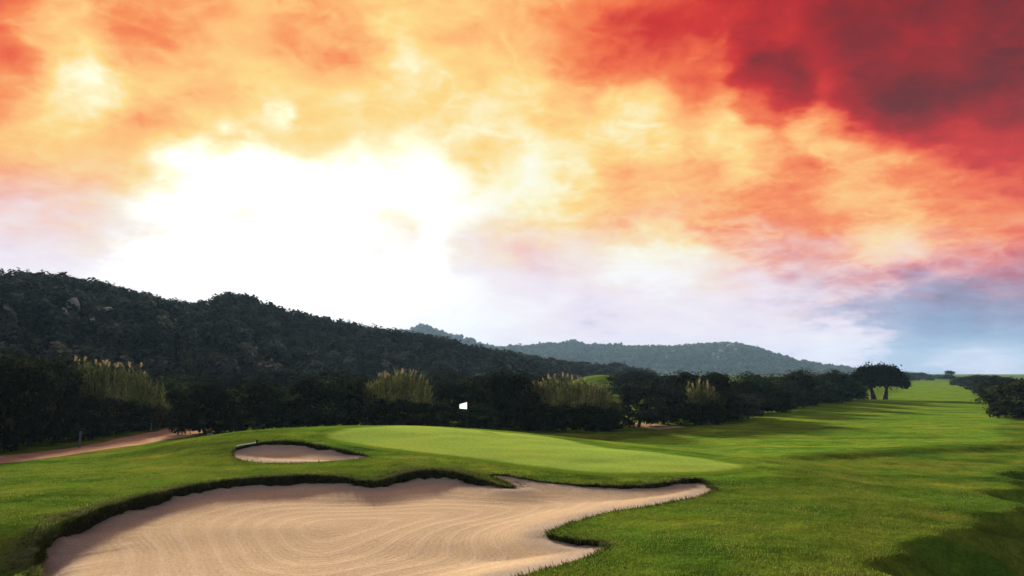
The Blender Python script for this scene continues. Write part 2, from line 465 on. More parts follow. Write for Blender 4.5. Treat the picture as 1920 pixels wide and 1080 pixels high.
# ------------------------------------------------------------------ one triangulation for turf, green, paths and bunkers
rng = np.random.default_rng(4)
pts = []
def polar(r0, r1, dr, a0, a1, da, jit=0.3):
    rs = np.exp(np.arange(math.log(r0), math.log(r1), dr))
    as_ = np.arange(a0, a1, da)
    R_, A_ = np.meshgrid(rs, as_)
    R_ = R_ * (1 + (rng.random(R_.shape) - .5) * dr * jit); A_ = A_ + (rng.random(A_.shape) - .5) * da * jit
    return np.stack([(R_ * np.sin(A_)).ravel(), (R_ * np.cos(A_)).ravel()], 1)
rad = math.radians
pts.append(polar(8, 110, .0095, rad(-44), rad(44), .0095))
pts.append(polar(110, 620, .018, rad(-52), rad(44), .010))
pts.append(polar(620, 5000, .03, rad(-44), rad(44), .008))
pts.append(polar(8, 5000, .18, rad(44.5), rad(308), .12))
pts.append(polar(2, 8, .2, rad(0), rad(360), .3))
pts = np.concatenate(pts)
polys = [bunk1[:, :2], bunk2[:, :2], green, path1, path2]
keep = np.ones(len(pts), bool)
for p_, m_ in zip(polys, (.10, .10, .18, .35, .35)):
    box = (pts[:, 0] > p_[:, 0].min() - 1) & (pts[:, 0] < p_[:, 0].max() + 1) & (pts[:, 1] > p_[:, 1].min() - 1) & (pts[:, 1] < p_[:, 1].max() + 1)
    k = np.where(box)[0]
    d, _ = edge_dist(pts[k, 0], pts[k, 1], p_)
    keep[k[d < m_]] = False
for b in (bunk1, bunk2):       # finer grid in the sand
    box = inside(pts[:, 0], pts[:, 1], b[:, :2])
    keep &= ~box
pts = pts[keep]
for b in (bunk1, bunk2):
    gx = np.arange(b[:, 0].min(), b[:, 0].max(), .14); gy = np.arange(b[:, 1].min(), b[:, 1].max(), .14)
    X_, Y_ = np.meshgrid(gx, gy); q = np.stack([X_.ravel(), Y_.ravel()], 1) + (rng.random((X_.size, 2)) - .5) * .05
    q = q[inside(q[:, 0], q[:, 1], b[:, :2])]
    d, _ = edge_dist(q[:, 0], q[:, 1], b[:, :2])
    pts = np.concatenate([pts, q[d > .08]])
edges = []
for p_ in polys:
    o_ = len(pts); n_ = len(p_)
    pts = np.concatenate([pts, p_])
    edges += [(o_ + i, o_ + (i + 1) % n_) for i in range(n_)]
res = delaunay_2d_cdt([Vector(p_) for p_ in pts.tolist()], edges, [], 0, 1e-5)
V2 = np.array([(v_.x, v_.y) for v_ in res[0]])
TR = np.array([f_ for f_ in res[2] if len(f_) == 3], dtype=np.int64)
cen = V2[TR].mean(1)
reg = np.zeros(len(TR), int)
for i_, p_ in enumerate(polys):
    k = np.where((cen[:, 0] > p_[:, 0].min()) & (cen[:, 0] < p_[:, 0].max()) & (cen[:, 1] > p_[:, 1].min()) & (cen[:, 1] < p_[:, 1].max()))[0]
    ins = inside(cen[k, 0], cen[k, 1], p_)
    reg[k[ins]] = i_ + 1
Z = terrain(V2[:, 0], V2[:, 1])
hz = hills(V2[:, 0], V2[:, 1])
dc = np.hypot(cen[:, 0], cen[:, 1])
hf = hz[TR].mean(1)
reg[(reg == 0) & (hf > 0.35) & (dc < 700)] = 6
reg[(reg == 0) & (hf > 0.35) & (dc >= 700)] = 7

# ------------------------------------------------------------------ materials
def mat(name, build, disp=False):
    m_ = bpy.data.materials.new(name); m_.use_nodes = True
    t_ = m_.node_tree; t_.nodes.clear()
    gg = G(t_)
    out = gg.node('ShaderNodeOutputMaterial')
    t_.links.new(build(gg), out.inputs[0])
    return m_
def pbsdf(gg, col, rough=.9, spec=.2, normal=None):
    n = gg.node('ShaderNodeBsdfPrincipled')
    gg.put(n.inputs['Base Color'], col if isinstance(col, bpy.types.NodeSocket) else (*col, 1))
    gg.put(n.inputs['Roughness'], rough); gg.put(n.inputs['Specular IOR Level'], spec)
    if normal is not None: gg.put(n.inputs['Normal'], normal)
    return n.outputs[0]
def bump(gg, h, strength, dist):
    n = gg.node('ShaderNodeBump')
    n.inputs['Strength'].default_value = strength; n.inputs['Distance'].default_value = dist
    gg.put(n.inputs['Height'], h)
    return n.outputs[0]
def pos(gg):
    return gg.node('ShaderNodeNewGeometry').outputs['Position']
def att(gg, name):
    return gg.node('ShaderNodeAttribute', attribute_name=name).outputs['Fac']

def b_turf(gg):
    p_ = pos(gg)
    big = gg.noise(p_, 0.16, 3, .55); mid = gg.noise(p_, 1.1, 4, .6); fine = gg.noise(gg.vm('MULTIPLY', p_, (1, .45, 1)), 9.0, 5, .65)
    mow = att(gg, 'mow')
    strk = gg.noise(gg.vm('MULTIPLY', gg.vm('ADD', p_, gg.vm('SCALE', gg.noise(p_, .12, 2, color=True), scale=5.0)), (.10, .42, 1)), 1.0, 4, .6)
    rough = gg.ramp(big, [(.32, (.050, .108, .012)), (.47, (.080, .140, .013)), (.58, (.108, .148, .016)), (.68, (.148, .162, .024))])
    fair = gg.ramp(big, [(.32, (.086, .190, .018)), (.48, (.118, .208, .019)), (.68, (.172, .220, .026))])
    c = gg.mix(mow, rough, fair)
    c = gg.mix(1.0, c, gg.ramp(strk, [(.30, (.50, .62, .6)), (.48, (.95, .98, 1)), (.70, (1.35, 1.2, 1.1))]), 'MULTIPLY')
    c = gg.mix(1.0, c, gg.ramp(mid, [(.30, (.66, .70, .66)), (.5, (1, 1, 1)), (.72, (1.28, 1.22, 1.15))]), 'MULTIPLY')
    c = gg.mix(1.0, c, gg.ramp(fine, [(.28, (.52, .56, .5)), (.5, (1, 1, 1)), (.72, (1.4, 1.35, 1.3))]), 'MULTIPLY')
    dryc = gg.ramp(fine, [(.3, (.030, .034, .014)), (.5, (.085, .078, .036)), (.7, (.150, .128, .070))])
    c = gg.mix(gg.mul(att(gg, 'dry'), .8), c, dryc)
    h_ = gg.add(gg.mul(fine, 1.0), gg.mul(mid, 1.5))
    return pbsdf(gg, c, 1.0, .0, bump(gg, h_, .55, .10))
M_turf = mat('turf', b_turf)
def b_green(gg):
    p_ = pos(gg)
    big = gg.noise(p_, 0.22, 3, .5); fine = gg.noise(gg.vm('MULTIPLY', p_, (1, .4, 1)), 6.0, 5, .65)
    inner = att(gg, 'inner')
    c = gg.ramp(big, [(.3, (.215, .340, .052)), (.5, (.250, .365, .056)), (.7, (.295, .380, .056))])
    c = gg.mix(inner, (.105, .178, .014), c)
    c = gg.mix(1.0, c, gg.ramp(fine, [(.28, (.84, .85, .82)), (.5, (1, 1, 1)), (.72, (1.13, 1.12, 1.1))]), 'MULTIPLY')
    return pbsdf(gg, c, 1.0, .0, bump(gg, fine, .25, .02))
M_green = mat('green_turf', b_green)
def b_sand(gg):
    p_ = pos(gg)
    rk = att(gg, 'rake')
    nz = gg.noise(p_, 2.2, 4, .6); fine = gg.noise(p_, 16.0, 6, .75); big = gg.noise(p_, .35, 2, .5)
    fz = gg.add(rk, gg.mul(nz, .10))
    band = gg.m('SINE', gg.mul(fz, 2 * math.pi / .74))
    tine = gg.m('SINE', gg.mul(fz, 2 * math.pi / .165))
    band = gg.m('POWER', gg.mad(band, .5, .5), 3.0)
    band = gg.mul(band, att(gg, 'line'))
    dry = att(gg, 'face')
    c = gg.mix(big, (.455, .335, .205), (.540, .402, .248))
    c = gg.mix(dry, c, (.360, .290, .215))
    c = gg.mix(gg.mul(band, .28), c, (.62, .48, .34))
    c = gg.mix(1.0, c, gg.ramp(fine, [(.30, (.60, .60, .60)), (.5, (1, 1, 1)), (.70, (1.28, 1.28, 1.28))]), 'MULTIPLY')
    h_ = gg.add(gg.add(gg.mul(band, 1.0), gg.mul(tine, .20)), gg.add(gg.mul(fine, 2.4), gg.mul(nz, 1.6)))
    return pbsdf(gg, c, 1.0, .0, bump(gg, h_, .5, .016))
M_sand = mat('bunker_sand', b_sand)
def b_path(gg):
    p_ = pos(gg)
    a_ = gg.noise(p_, .7, 4, .6); f_ = gg.noise(p_, 9, 5, .7)
    c = gg.ramp(a_, [(.3, (.33, .185, .11)), (.5, (.41, .245, .155)), (.7, (.48, .31, .20))])
    c = gg.mix(1.0, c, gg.ramp(f_, [(.28, (.6, .6, .6)), (.5, (1, 1, 1)), (.75, (1.25, 1.25, 1.25))]), 'MULTIPLY')
    return pbsdf(gg, c, 1.0, .0, bump(gg, gg.add(f_, a_), .7, .06))
M_path = mat('dirt_track', b_path)
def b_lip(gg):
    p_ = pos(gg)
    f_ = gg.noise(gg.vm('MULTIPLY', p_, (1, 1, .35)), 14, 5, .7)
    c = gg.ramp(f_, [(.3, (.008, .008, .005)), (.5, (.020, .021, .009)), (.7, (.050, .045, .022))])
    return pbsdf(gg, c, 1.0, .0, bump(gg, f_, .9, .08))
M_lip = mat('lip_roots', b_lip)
def b_hill(gg):
    p_ = pos(gg)
    a_ = gg.noise(p_, .05, 4, .6); f_ = gg.noise(p_, .5, 5, .65)
    c = gg.ramp(f_, [(.3, (.018, .022, .012)), (.5, (.034, .040, .020)), (.62, (.060, .060, .034)), (.8, (.13, .12, .09))])
    c = gg.mix(gg.mul(a_, .4), c, (.03, .034, .018))
    return pbsdf(gg, c, 1.0, .0, bump(gg, f_, .8, .8))
M_hill = mat('scrub_soil', b_hill)
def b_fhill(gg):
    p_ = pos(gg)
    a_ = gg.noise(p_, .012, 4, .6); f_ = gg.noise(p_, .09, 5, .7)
    c = gg.ramp(f_, [(.3, (.030, .046, .034)), (.5, (.056, .076, .054)), (.64, (.095, .105, .075)), (.74, (.25, .23, .19))])  # ground tones lightened too, in place of denser haze
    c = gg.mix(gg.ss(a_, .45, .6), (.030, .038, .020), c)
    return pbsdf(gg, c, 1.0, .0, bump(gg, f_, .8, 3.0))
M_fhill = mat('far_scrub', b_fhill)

def leaf_mat(name, cols, trans=.35, rough=1.0, spec=.0, tone=True, patch=None):
    def b(gg):
        geo = gg.node('ShaderNodeNewGeometry'); ob = gg.node('ShaderNodeObjectInfo')
        if tone:      # tone: one value for each clump or shrub
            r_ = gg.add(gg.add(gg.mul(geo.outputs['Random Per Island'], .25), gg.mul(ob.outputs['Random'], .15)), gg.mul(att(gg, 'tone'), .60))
        elif patch:   # patches in the turf the blades grow from
            nz = gg.lin(gg.noise(geo.outputs['Position'], patch, 4, .65), .36, .64)
            r_ = gg.add(gg.mul(geo.outputs['Random Per Island'], .4), gg.mul(nz, .6))
        else:
            r_ = gg.add(gg.mul(geo.outputs['Random Per Island'], .75), gg.mul(ob.outputs['Random'], .25))
        c = gg.ramp(r_, [(i / (len(cols) - 1), c_) for i, c_ in enumerate(cols)])
        d_ = gg.node('ShaderNodeBsdfPrincipled'); gg.put(d_.inputs['Base Color'], c)
        d_.inputs['Roughness'].default_value = rough; d_.inputs['Specular IOR Level'].default_value = spec
        tr = gg.node('ShaderNodeBsdfTranslucent'); gg.put(tr.inputs[0], c)
        mx = gg.node('ShaderNodeMixShader'); mx.inputs[0].default_value = trans
        gg.t.links.new(d_.outputs[0], mx.inputs[1]); gg.t.links.new(tr.outputs[0], mx.inputs[2])
        return mx.outputs[0]
    return mat(name, b)
M_dark = leaf_mat('evergreen_leaf', [(.006, .009, .005), (.017, .023, .012), (.062, .072, .034)], .10)
M_mast = leaf_mat('mastic_leaf', [(.008, .014, .007), (.024, .038, .016), (.088, .110, .040)], .12)
M_olive = leaf_mat('olive_leaf', [(.014, .017, .012), (.036, .040, .031), (.095, .097, .078)], .10)
M_oak = leaf_mat('oak_leaf', [(.006, .008, .004), (.012, .016, .008), (.022, .028, .012)], .08)
M_scrub = leaf_mat('scrub_leaf', [(.005, .009, .008), (.013, .020, .018), (.038, .047, .040), (.105, .108, .088)], .22)
M_fscrub = leaf_mat('far_scrub_leaf', [(.026, .046, .036), (.056, .082, .062), (.100, .124, .090)], .2)  # paled and blued leaf colour: part of the haze is painted in
M_reed = leaf_mat('reed_leaf', [(.036, .050, .018), (.090, .106, .034), (.180, .180, .066)], .30, tone=False)
M_plume = leaf_mat('reed_plume', [(.17, .125, .075), (.27, .21, .13), (.36, .30, .20)], .45, tone=False)
M_blade = leaf_mat('grass_blade', [(.032, .074, .010), (.072, .124, .014), (.130, .160, .022), (.195, .190, .050)], .40, tone=False, patch=.35)
M_dryblade = leaf_mat('dry_grass_blade', [(.016, .028, .007), (.048, .060, .014), (.135, .122, .048)], .3, tone=False, patch=.8)
def b_bark(gg):
    f_ = gg.noise(gg.vm('MULTIPLY', pos(gg), (1, 1, .25)), 6, 5, .7)
    return pbsdf(gg, gg.ramp(f_, [(.3, (.020, .016, .012)), (.6, (.060, .050, .040)), (.8, (.10, .085, .07))]), .95, .1, bump(gg, f_, .8, .05))
M_bark = mat('bark', b_bark)
def b_stem(gg):
    f_ = gg.noise(gg.vm('MULTIPLY', pos(gg), (1, 1, .4)), 3, 4, .6)
    return pbsdf(gg, gg.ramp(f_, [(.3, (.10, .10, .035)), (.7, (.22, .19, .09))]), .8, .2)
M_stem = mat('reed_stem', b_stem)
def b_rock(gg):
    p_ = pos(gg); f_ = gg.noise(p_, .9, 6, .65)
    return pbsdf(gg, gg.ramp(f_, [(.3, (.12, .115, .11)), (.5, (.27, .255, .24)), (.7, (.38, .36, .33))]), .95, .15, bump(gg, f_, .8, .4))
M_rock = mat('granite', b_rock)

# ------------------------------------------------------------------ split the triangulation into the pieces of the setting
def piece(name, sel, m_, zz, smooth=True):
    f_ = TR[sel]
    u_, inv = np.unique(f_, return_inverse=True)
    me = mesh_np(name, np.column_stack([V2[u_], zz[u_]]), inv.reshape(-1, 3), m_, smooth)
    o = add_obj(name, me)
    tag(o, kind='structure')
    return o, u_
og, ug = piece('ground', reg == 0, M_turf, Z)
# mown fairway: paler, finer turf than the rough (smooth edge of the mower's line)
FAIR = [(1090, 829), (1180, 822), (1290, 812), (1390, 795), (1480, 770), (1560, 752), (1640, 748), (1700, 725), (1712, 712), (1755, 711),
        (1800, 722), (1850, 768), (1900, 785), (1862, 805), (1878, 829), (1700, 836), (1500, 850), (1380, 858), (1240, 842)]
fp = [hit(u, v, 0, d0=30, d1=900) for u, v in FAIR]
fp = spline([(q[0], q[1]) for q in fp if q is not None], 2.0)
vx, vy = V2[ug, 0], V2[ug, 1]
inn = inside(vx, vy, fp); dd, _ = edge_dist(vx, vy, fp)
sdv = np.where(inn, dd, -dd)
mow = sstep(sdv, -0.5, 0.8)
dg, _ = edge_dist(vx, vy, green)
mow = np.maximum(mow, (1 - sstep(dg, 1.2, 2.2)) * .8 * (dg > .35))
mow = np.maximum(mow, np.exp(-((vx - MOUND[0]) / 22) ** 2 - ((vy - MOUND[1]) / 26) ** 2) > .35)
attr(og.data, 'mow', mow)
db_, ib_ = edge_dist(vx, vy, bunk1[:, :2])
attr(og.data, 'dry', (1 - sstep(db_ + .5 * fbm(vx, vy, 1.2, 2, 44), .35, 1.3)) * sstep(bunk1[ib_, 2], .18, .32))
ogr, ugr = piece('putting_green', reg == 3, M_green, Z)
dgr, _ = edge_dist(V2[ugr, 0], V2[ugr, 1], green)
attr(ogr.data, 'inner', sstep(dgr, 0.55, 1.0))
piece('dirt_track', reg == 4, M_path, Z)
piece('footpath', reg == 5, M_path, Z)
piece('hillside', reg == 6, M_hill, Z)
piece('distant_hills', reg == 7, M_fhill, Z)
def sand(name, idx, b, floor, reach):
    sel = reg == idx
    u_ = np.unique(TR[sel])
    x_, y_ = V2[u_, 0], V2[u_, 1]
    d, ix = edge_dist(x_, y_, b[:, :2])
    ze = terrain(b[:, 0], b[:, 1]) - b[:, 2]
    # smooth edge height felt inside the sand
    k = 25
    zs = np.convolve(np.concatenate([ze[-k:], ze, ze[:k]]), np.ones(2 * k + 1) / (2 * k + 1), 'valid')
    s = sstep(d, 0, reach)
    zi = np.where(d < .02, ze[ix], ze[ix] * (1 - sstep(d, 0, 1.0)) + zs[ix] * sstep(d, 0, 1.0))
    zz = Z.copy()
    zz[u_] = zi * (1 - s) + floor(x_, y_) * s
    o, uu = piece(name, sel, M_sand, zz)
    # rake marks run along the edge outside and close into long loops further in
    ww = 1.15 * fbm(x_, y_, 8.0, 2, 31)
    cx, cy = b[:, 0].mean(), b[:, 1].mean()
    ds_ = np.empty(len(x_)); kk = .75        # soft distance: the loops turn in round bends
    for i in range(0, len(x_), 4000):
        q = np.hypot(x_[i:i + 4000, None] - b[None, :, 0], y_[i:i + 4000, None] - b[None, :, 1])
        q0 = q.min(1)
        ds_[i:i + 4000] = q0 - kk * np.log(np.exp(-(q - q0[:, None]) / kk).mean(1))
    ph = ds_ * 1.15 + ww * sstep(d, .3, 2.5)
    attr(o.data, 'line', sstep(d + .4 * fbm(x_, y_, 3, 2, 6), 1.2, 2.6) if reach > 3 else sstep(d, .8, 1.4) * .5)
    attr(o.data, 'rake', ph)
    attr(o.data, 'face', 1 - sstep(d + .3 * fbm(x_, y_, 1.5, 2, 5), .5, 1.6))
    # turf lip standing over the sand
    n_ = len(b); zt = terrain(b[:, 0], b[:, 1])
    nx = np.roll(b[:, :2], -1, 0) - np.roll(b[:, :2], 1, 0); nx /= np.linalg.norm(nx, axis=1)[:, None] + 1e-9
    inward = np.stack([-nx[:, 1], nx[:, 0]], 1)
    test = inside(b[:, 0] + inward[:, 0] * .2, b[:, 1] + inward[:, 1] * .2, b[:, :2]).mean()
    if test < .5: inward = -inward
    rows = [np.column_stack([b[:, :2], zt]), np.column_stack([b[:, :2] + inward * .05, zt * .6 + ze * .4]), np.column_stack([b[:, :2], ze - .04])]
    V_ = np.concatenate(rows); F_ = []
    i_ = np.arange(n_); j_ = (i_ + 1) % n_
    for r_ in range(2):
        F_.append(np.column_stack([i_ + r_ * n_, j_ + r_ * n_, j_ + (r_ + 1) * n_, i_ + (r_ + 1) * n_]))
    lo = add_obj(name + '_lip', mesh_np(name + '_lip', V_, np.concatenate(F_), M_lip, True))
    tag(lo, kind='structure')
    return ze, zt, inward
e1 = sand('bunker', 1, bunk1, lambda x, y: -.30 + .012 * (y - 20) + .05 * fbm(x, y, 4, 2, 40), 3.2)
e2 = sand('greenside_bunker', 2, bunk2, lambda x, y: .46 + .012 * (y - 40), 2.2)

# ------------------------------------------------------------------ vegetation builders
def rand_dirs(r, n):
    v = r.normal(size=(n, 3)); return v / np.linalg.norm(v, axis=1)[:, None]
def leaf_quads(r, C, size, out=None, aspect=.55, ruff=.75):
    """diamond leaves of varied size and tilt at the points C"""
    n = len(C)
    if out is not None:          # leaf faces mostly look outwards from the crown
        nn = out + rand_dirs(r, n) * ruff; nn /= np.linalg.norm(nn, axis=1)[:, None] + 1e-9
        a = np.cross(nn, rand_dirs(r, n)); a /= np.linalg.norm(a, axis=1)[:, None] + 1e-9
        b = np.cross(nn, a)
    else:
        a = rand_dirs(r, n)
        b = np.cross(a, rand_dirs(r, n))
    b /= np.linalg.norm(b, axis=1)[:, None] + 1e-9
    s = (size * (.6 + .8 * r.random(n)))[:, None]
    w = s * aspect
    V_ = np.stack([C - a * s * .5, C + b * w * .5, C + a * s * .5, C - b * w * .5], 1).reshape(-1, 3)
    F_ = np.arange(4 * n).reshape(n, 4)
    return V_, F_
def crown_points(r, lobes, n, clumps, spread=.2, fill=.72):
    L = np.array(lobes, float)
    wt_ = (L[:, 3] * L[:, 4] * L[:, 5]) ** (2 / 3)
    cid = r.choice(len(L), clumps, p=wt_ / wt_.sum())
    d = rand_dirs(r, clumps)
    d[:, 2] = np.where(d[:, 2] < -.35, -d[:, 2], d[:, 2])
    rr = fill + (1.02 - fill) * r.random(clumps) ** .6
    cc = L[cid, :3] + d * L[cid, 3:6] * rr[:, None]
    pick = r.integers(0, clumps, n)
    sg = spread * (L[cid[pick], 3:6].mean(1)) * (.6 + .8 * r.random(clumps))[pick]
    off = r.normal(size=(n, 3)) * sg[:, None] * np.array([1, 1, .7])
    tone = np.clip(r.random(clumps) ** 1.5 + .25 * (d[:, 2] - .3), 0, 1)[pick]  # random per clump; upper clumps painted paler, as if lit from above
    return cc[pick] + off, d[pick], tone
def tube(P_, R_, k=7):
    P_ = np.array(P_, float); n = len(P_)
    tg = np.gradient(P_, axis=0); tg /= np.linalg.norm(tg, axis=1)[:, None] + 1e-9
    ref = np.array([.3, 1, .1]); V_ = []
    for p_, t_, r_ in zip(P_, tg, R_):
        a = np.cross(t_, ref); a /= np.linalg.norm(a); b = np.cross(t_, a)
        an = np.arange(k) * 2 * math.pi / k
        V_.append(p_ + r_ * (np.cos(an)[:, None] * a + np.sin(an)[:, None] * b))
    V_ = np.concatenate(V_); F_ = []
    for i in range(n - 1):
        for j in range(k):
            F_.append((i * k + j, i * k + (j + 1) % k, (i + 1) * k + (j + 1) % k, (i + 1) * k + j))
    return V_, np.array(F_)
def join(parts):
    Vs, Fs, o = [], [], 0
    for v_, f_ in parts:
        Vs.append(v_); Fs.append(f_ + o); o += len(v_)
    return np.concatenate(Vs), np.concatenate(Fs)
def trunk_mesh(name, r, h, rad_, spread, limbs=5, lean=0.0):
    parts = []
    P_ = [(lean * s + .06 * math.sin(3 * s) * h * .3, .04 * math.cos(4 * s), s * h) for s in np.linspace(-.05, 1, 6)]
    parts.append(tube(P_, np.linspace(rad_ * 1.3, rad_ * .6, 6)))
    top = np.array(P_[-1])
    for i in range(limbs):
        a = i * 2 * math.pi / limbs + r.uniform(-.4, .4)
        e = top + np.array([math.cos(a) * spread, math.sin(a) * spread, r.uniform(.6, 1.1) * spread])
        m_ = top * .5 + e * .5 + np.array([0, 0, .15 * spread])
        parts.append(tube([top - (0, 0, .1 * h), m_, e], [rad_ * .5, rad_ * .32, rad_ * .1], 5))
    V_, F_ = join(parts)
    return mesh_np(name, V_, F_, M_bark, True)

# unit shrubs: about 1 m tall and 1 m wide, scaled when placed
def shrub_mesh(name, seed, m_, n=6400, leaf=.055, tall=1.0):
    r = np.random.default_rng(seed)
    lobes = [(0, 0, .52 * tall, .36, .36, .42 * tall)]
    for k in range(7):
        a = k * .9 + r.uniform(-.3, .3); q = r.uniform(.16, .32)
        zz = r.uniform(.24, .74) * tall
        lobes.append((math.cos(a) * q, math.sin(a) * q, zz, r.uniform(.16, .26), r.uniform(.16, .26), r.uniform(.14, .24)))
    for k in range(9):
        a = k * .7; q = r.uniform(.22, .34); lobes.append((math.cos(a) * q, math.sin(a) * q, .15, .2, .2, .2))
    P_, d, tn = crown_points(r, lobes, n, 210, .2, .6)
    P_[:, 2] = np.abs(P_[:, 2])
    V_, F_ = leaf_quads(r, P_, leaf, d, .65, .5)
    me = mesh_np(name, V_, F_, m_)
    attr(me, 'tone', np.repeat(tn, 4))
    return me
crowns = {
    'dark': [shrub_mesh('crown', 10 + k, M_dark) for k in range(3)],
    'mastic': [shrub_mesh('crown', 20 + k, M_mast) for k in range(3)],
    'olive': [shrub_mesh('crown', 30 + k, M_olive, 6000, .05) for k in range(2)],
}
stems = [trunk_mesh('trunk', np.random.default_rng(50 + k), .28, .03, .2, 5) for k in range(2)]
VR = random.Random(7)
def bush(u, d, top, wpx, kind, label, group, name='bush', cat='bush', depth=1.0):
    """a rounded evergreen; u, top and width are read off the photo, d is its distance"""
    x_, y_, _ = at_d(u, 700, d)
    zb = tz(x_, y_)
    h_ = (CAMZ + d * math.tan(math.radians(azel(u, top)[1])) - zb) * VR.uniform(.90, 1.06)
    w_ = wpx * d / F
    root = bpy.data.objects.new(name, None); COL.objects.link(root)
    root.empty_display_size = .3
    root.location = (x_, y_, zb - .05)
    root.rotation_euler = (0, 0, VR.uniform(0, 6.28))
    tag(root, label, cat, group)
    cl = crowns[kind]
    c_ = add_obj('crown', cl[VR.randrange(len(cl))], root)
    c_.scale = (w_ * 1.05, w_ * 1.05 * depth, h_ * .98)
    t_ = add_obj('trunk', stems[VR.randrange(2)], root)
    t_.scale = (w_, w_, h_)
    return root

# ---- shrubs and small trees, placed by their outline in the photograph
L5 = ('dark tree standing in the back row at the foot of the scrub hill', 'back row under the hill')
ORD = 'first second third fourth fifth sixth seventh eighth ninth tenth eleventh twelfth thirteenth fourteenth'.split()
LOOK = {'dark': 'dark evergreen', 'mastic': 'deep green leafy', 'olive': 'grey-green olive'}
def row(items, text, group, name, cat):
    for k, a in enumerate(items):
        bush(*a, text.format(look=LOOK[a[4]], n=ORD[k]), group, name, cat)
row([(163, 75, 726, 76, 'dark'), (120, 73, 690, 90, 'dark'), (66, 70, 670, 100, 'dark'), (5, 67, 652, 110, 'dark'), (-70, 64, 640, 124, 'dark'), (-150, 61, 640, 130, 'dark')],
    '{look} tree, {n} from the taller marker post in the thicket', 'thicket along the dirt track', 'evergreen_tree', 'tree')
row([(208, 79, 738, 74, 'dark'), (252, 83.5, 746, 72, 'dark'), (292, 88, 738, 72, 'mastic'), (336, 93, 718, 80, 'dark')],
    'low {look} bush, {n} past the taller marker post, under reeds', 'bushes below the track-side reeds', 'bush', 'bush')
row([(150, 96, 660, 100, 'dark'), (100, 88, 664, 110, 'dark'), (40, 82, 648, 120, 'mastic'), (-30, 78, 640, 130, 'dark'), (-120, 74, 632, 150, 'dark')],
    '{look} second-row tree, {n} from the track-side reeds', 'thicket along the dirt track', 'evergreen_tree', 'tree')
bush(310, 106, 700, 100, 'mastic', 'deep green leafy bush right behind the track-side reeds', None)
row([(672, 86, 712, 95, 'dark'), (630, 85, 700, 105, 'mastic'), (580, 84, 704, 105, 'dark'), (530, 83, 708, 110, 'mastic'), (480, 82, 712, 105, 'dark'), (435, 80, 722, 105, 'mastic'), (385, 77, 712, 110, 'dark')],
    '{look} bush, {n} from the rounded reed clump towards the dirt track', 'bushes behind the putting green', 'bush', 'bush')
row([(715, 79, 748, 66, 'dark'), (757, 78.5, 742, 66, 'dark'), (792, 79, 750, 60, 'dark')],
    'low {look} bush, {n} in front of the rounded reed clump', 'low bushes in front of the rounded reeds', 'bush', 'bush')
row([(815, 85, 742, 80, 'mastic'), (838, 92, 712, 90, 'dark'), (868, 93, 706, 90, 'mastic'), (900, 80, 748, 90, 'mastic'), (905, 90, 716, 100, 'dark'), (985, 80, 724, 70, 'dark')],
    '{look} bush, {n} from the rounded reed clump towards the long reed clump', 'bushes between the two reed clumps', 'bush', 'bush')
bush(948, 86, 684, 110, 'dark', 'tallest round dark tree just beside the long reed clump', None, 'evergreen_tree', 'tree')
bush(1080, 92, 716, 150, 'dark', 'broad dark bush hidden right behind the long reed clump', None)
row([(1010, 79, 748, 70, 'dark'), (1055, 78.5, 746, 75, 'dark'), (1100, 79, 748, 70, 'dark'), (1140, 79.5, 758, 60, 'dark')],
    'low {look} bush, {n} in front of the long reed clump', 'low bushes in front of the long reeds', 'bush', 'bush')
bush(1198, 86, 706, 95, 'olive', 'grey-green olive bush between the long reed clump and the footpath end', None, 'olive_bush', 'bush')
bush(1246, 88, 704, 90, 'olive', 'grey-green olive bush between the footpath end and the small reed clump', None, 'olive_bush', 'bush')
row([(1302, 86, 750, 46, 'dark'), (1336, 86, 748, 46, 'dark')], 'low {look} bush, {n} in front of the small yellowish reed clump', 'low bushes in front of the small reeds', 'bush', 'bush')
row([(1335, 100, 694, 95, 'dark'), (1278, 97, 692, 100, 'dark')], 'tall {look} tree, {n} behind the small yellowish reed clump', 'trees behind the small reeds', 'evergreen_tree', 'tree')
row([(1362, 92, 722, 70, 'dark'), (1398, 100, 736, 60, 'olive'), (1455, 119, 728, 60, 'dark'), (1480, 132, 722, 60, 'mastic'), (1515, 142, 716, 55, 'olive'), (1560, 152, 714, 50, 'mastic'), (1594, 172, 708, 54, 'dark')],
    'low {look} turf-edge bush, {n} from the small reeds towards the oak', 'bushes along the fairway edge', 'bush', 'bush')
row([(1393, 112, 706, 72, 'dark'), (1430, 116, 694, 70, 'mastic'), (1464, 125, 704, 64, 'olive'), (1497, 138, 696, 62, 'dark'), (1530, 150, 702, 56, 'mastic'), (1562, 165, 689, 60, 'dark'), (1588, 182, 694, 46, 'dark')],
    'tall {look} second-row bush, {n} from small reeds towards the oak', 'tall bushes behind the fairway edge', 'bush', 'bush')
bk = random.Random(3)
u_ = 330
while u_ < 1600:
    f_ = (u_ - 330) / 1270
    d_ = 112 + 40 * bk.random() + 40 * f_
    top_ = 690 + 10 * bk.random() - (8 if bk.random() < .2 else 0)
    if 1075 < u_ < 1170: u_ += 30; continue
    bush(u_, d_, top_, 85 + 30 * bk.random() - 20 * f_, bk.choice(['dark', 'dark', 'mastic']), *L5, name='evergreen_tree', cat='tree')
    u_ += 38 + 24 * bk.random()

